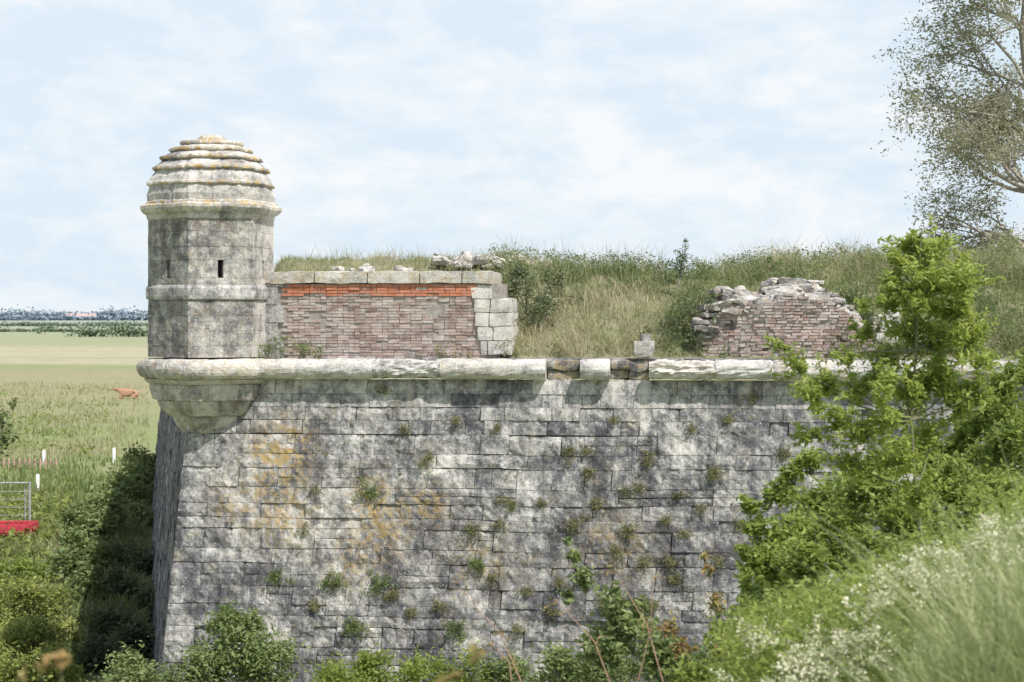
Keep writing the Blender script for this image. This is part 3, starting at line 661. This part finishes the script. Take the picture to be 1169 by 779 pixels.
def sapl(name,trunk,cl,dens,size,mat,rad=.022):
    e=empty(name);tp=[P(*t) for t in trunk];lines=[(tp,list(np.linspace(rad,rad*.3,len(tp))))];pts=[];T=[]
    for(px,py,rp,D) in cl:
        c=P(px,py,D);c[1]+=random.uniform(-.35,.35);r=rp*D/F
        dist=[np.linalg.norm((c-np.array([0,0,r*.8]))-t) for t in tp];t0=tp[int(np.argmin(dist))]
        mid=(t0+c)/2+np.array([0,0,-.04]);lines.append(([t0,mid,c],[.008,.006,.003]))
        for k in range(14):
            d=nrm(rng.normal(size=3)+np.array([0,0,.05]));q=c+d*r*random.uniform(.6,1.35);base_=mid*.3+c*.7;lines.append(([base_,q],[.003,.0015]))
            tone=random.gauss(.55,.24);m_=int(dens*(rp/30)**2/14)+4
            f=rng.uniform(.2,1.1,m_)[:,None];pts.append(base_+(q-base_)*f+rng.normal(size=(m_,3))*r*.14);T+=[tone]*m_
    tubes('trunk',lines,M_twig,e,5);leaves('foliage',np.concatenate(pts),size,mat,T,.40,e,up=.9,droop=.15)
sapl('young_tree',[(1055,640,14),(1046,560,14),(1040,480,14),(1046,400,14),(1048,330,14),(1052,265,14)],
 [(1048,275,26,14),(1072,285,28,14),(1025,300,22,14.1),(1090,310,26,13.9),(1055,325,32,14),(1015,345,18,14),(1085,345,30,14),(1040,370,30,14),(985,380,16,14),(1068,395,30,14),(1105,395,30,14),(1020,410,26,14),(975,440,28,14),(935,440,24,14),(900,415,18,14.2),(880,395,11,14.2),(945,480,24,14),(1000,470,28,14),(1050,450,30,14),(1100,440,28,14),(960,520,26,14),(1020,520,30,14),(1075,500,28,14),(920,500,16,14),(1045,560,30,14),(985,350,9,14),(1060,300,28,14),(1110,350,22,14),(1005,320,10,14),(1000,430,22,14),(1035,440,28,14),(1075,430,28,14),(1135,415,20,14),(915,455,20,14),(985,500,24,14),(1100,325,22,14),(1030,330,22,14),(960,410,12,14),(1110,470,24,14),(1125,370,18,14),(1112,300,14,14),(1085,375,26,14),(1045,345,24,14),(1130,445,20,14)],430,.068,M_lsap,.018)
pts=[];T=[];p2=[];t2=[]
def slope(px):return 735-(px-830)*.46
for k in range(900):
    px=random.uniform(825,1185);py=random.uniform(slope(px),800)
    if px>1110 and py>700 and random.random()<.7:continue
    if fbm((px/80,py/60,0),1,3)<-.08:continue
    c=P(px,py,random.uniform(7.8,10.0))
    for q in range(3):
        n=15;pts.append(c+rng.normal(size=3)*.035+rng.normal(size=(n,3))*np.array([.016,.016,.012]));T+=[random.uniform(.1,.9)]*n
for k in range(1300):
    px=random.uniform(830,1190);py=random.uniform(slope(px)-12,815)
    if px>1120 and py>720 and random.random()<.5:continue
    c=P(px,py,random.uniform(8.3,10.6));n=20;p2.append(c+rng.normal(size=(n,3))*.06);t2+=[random.gauss(.45,.28)]*n
e=empty('blossom_shrub');leaves('cream_blossom',np.concatenate(pts),.018,M_cream,T,.8,e)
leaves('foliage',np.concatenate(p2),.042,M_lbright,t2,.4,e)
lines=[]
for x0,y0,x1,y1,D in((600,790,525,672,9),(700,790,640,690,9),(760,790,700,650,9.5),(585,790,560,735,9),(725,790,745,660,10)):
    a=P(x0,y0,D);c=P(x1,y1,D);lines.append(([a-np.array([0,0,.5]),a,(a+c)/2+np.array([.04,0,.03]),c],[.004,.004,.003,.0015]))
e=empty('dock_stems');tubes('stalks',lines,plain('red_stems',(.45,.28,.2)),e,5)
pt=[l[0][k]+rng.normal(size=3)*.03 for l in lines for k in(2,3) for _ in range(7)];leaves('foliage',pt,.04,M_rust,[.6]*len(pt),.35,e)
e=empty('near_plant');ln=[];pt=[]
for px,py,D in((25,768,3.6),(70,752,3.6),(48,760,3.6),(545,745,3.4),(520,772,3.4),(505,785,3.4)):
    c=P(px,py,D);ln.append(([c-np.array([0,0,.5]),c],[.003,.002]));pt+=[c+rng.normal(size=3)*.008 for _ in range(6)]
tubes('stalks',ln,M_twig,e,4);leaves('foliage',pt,.035,M_rust,[.6]*len(pt),.6,e)
# ---------------------------------------------------------------- field objects
M_wp=plain('white_paint',(.8,.8,.78));M_red=plain('red_paint',(.55,.07,.09),.5);M_met=plain('galvanised_metal',(.45,.47,.47),.5,.3);M_wood=plain('reddish_wood',(.50,.33,.28));M_rub=plain('rubber',(.05,.05,.05))
def cyl(a,c,r):return([np.array(a,float),np.array(c,float)],[r,r])
for px,py,h in((50,533,.85),(130,528,.75),(43,560,.7)):
    D=16000/(py-HY);x=(px-CX)/F*D
    tubes('white_post',[([np.array([x,D,0]),np.array([x,D,h]),np.array([x,D,h+.04])],[.09,.085,.03])],M_wp,None,8)
D=90;ln=[]
for k in range(13):
    x=(-8+k*6-CX)/F*D;ln.append(cyl((x,D,0),(x,D,.55),.07))
tubes('wooden_fence',ln+[cyl(((-8-CX)/F*D,D,.33),((66-CX)/F*D,D,.33),.015)],M_wood,None,6)
D=62;X=lambda px:(px-CX)/F*D
e=empty('metal_pen');ln=[cyl((X(34),D,0),(X(34),D,2.05),.05),cyl((X(-30),D,2.0),(X(34),D,2.0),.035),cyl((X(-30),D,0),(X(-30),D,2.05),.05),cyl((X(28),D+.1,0),(X(28),D+.1,1.9),.03)]
for k in range(6):ln.append(cyl((X(-30),D,.3+k*.28),(X(34),D,.3+k*.28),.012))
tubes('bars',ln,M_met,e,6)
e=empty('red_trailer');ac=Acc();yc=61.2
for c,sz in(((X(8),yc,.38),(2.3,1.2,.08)),((X(8),yc-.6,.55),(2.3,.05,.28)),((X(8),yc+.6,.55),(2.3,.05,.28)),((X(8)+1.15,yc,.55),(.05,1.2,.28)),((X(8)-1.15,yc,.55),(.05,1.2,.28))):rbox(ac,c,sz,0,.015,.3,0)
ac.build('bed',M_red,e);tubes('rails',[cyl((X(8)-1.1,yc-.6,.78),(X(8)+1.15,yc-.6,.78),.025)]+[cyl((X(8)-1.1+k*.45,yc-.6,.6),(X(8)-1.1+k*.45,yc-.6,.8),.02) for k in range(6)],M_red,e,6)
tubes('wheels',[cyl((X(8)+s_,yc+t-.07,.25),(X(8)+s_,yc+t+.07,.25),.25) for s_ in(-.6,.6) for t in(-.55,.55)],M_rub,e,14)
def skin(name,vs,es,rs,mat,parent=None,loc=(0,0,0),rz=0):
    me=bpy.data.meshes.new(name);me.from_pydata(vs,es,[]);o=bpy.data.objects.new(name,me);link(o,parent);o.location=loc;o.rotation_euler[2]=rz
    sm=o.modifiers.new('skin','SKIN')
    for i,r_ in enumerate(rs):me.skin_vertices[0].data[i].radius=(r_,r_)
    me.skin_vertices[0].data[0].use_root=True
    ss=o.modifiers.new('sub','SUBSURF');ss.levels=2;ss.render_levels=2;me.materials.append(mat);return o
D=164;x=(146-CX)/F*D
vs=[(.75,0,.62),(.35,0,.58),(-.1,0,.56),(-.5,0,.62),(-.75,0,.78),(-.98,0,.95),(-1.2,0,.88),(-1.38,0,.78),
 (.8,.28,.35),(.35,.42,.2),(.75,.5,.08),(.8,-.28,.35),(.35,-.42,.2),(.75,-.5,.08),
 (-.5,.2,.35),(-.75,.28,.12),(-.4,.34,.08),(-.5,-.2,.35),(-.8,-.28,.12),(-.45,-.36,.08),
 (.95,0,.6),(1.05,.05,.3),(-1.0,.2,1.02),(-1.0,-.2,1.02)]
es=[(0,1),(1,2),(2,3),(3,4),(4,5),(5,6),(6,7),(0,8),(8,9),(9,10),(0,11),(11,12),(12,13),(3,14),(14,15),(15,16),(3,17),(17,18),(18,19),(0,20),(20,21),(5,22),(5,23)]
rs=[.36,.42,.43,.38,.24,.19,.15,.11,.22,.12,.07,.22,.12,.07,.16,.09,.07,.16,.09,.07,.05,.03,.04,.04]
skin('cow',vs,es,rs,plain('chestnut_hide',(.42,.25,.16)),None,(x,D,0.02),.15)
print('objects',len(bpy.data.objects))
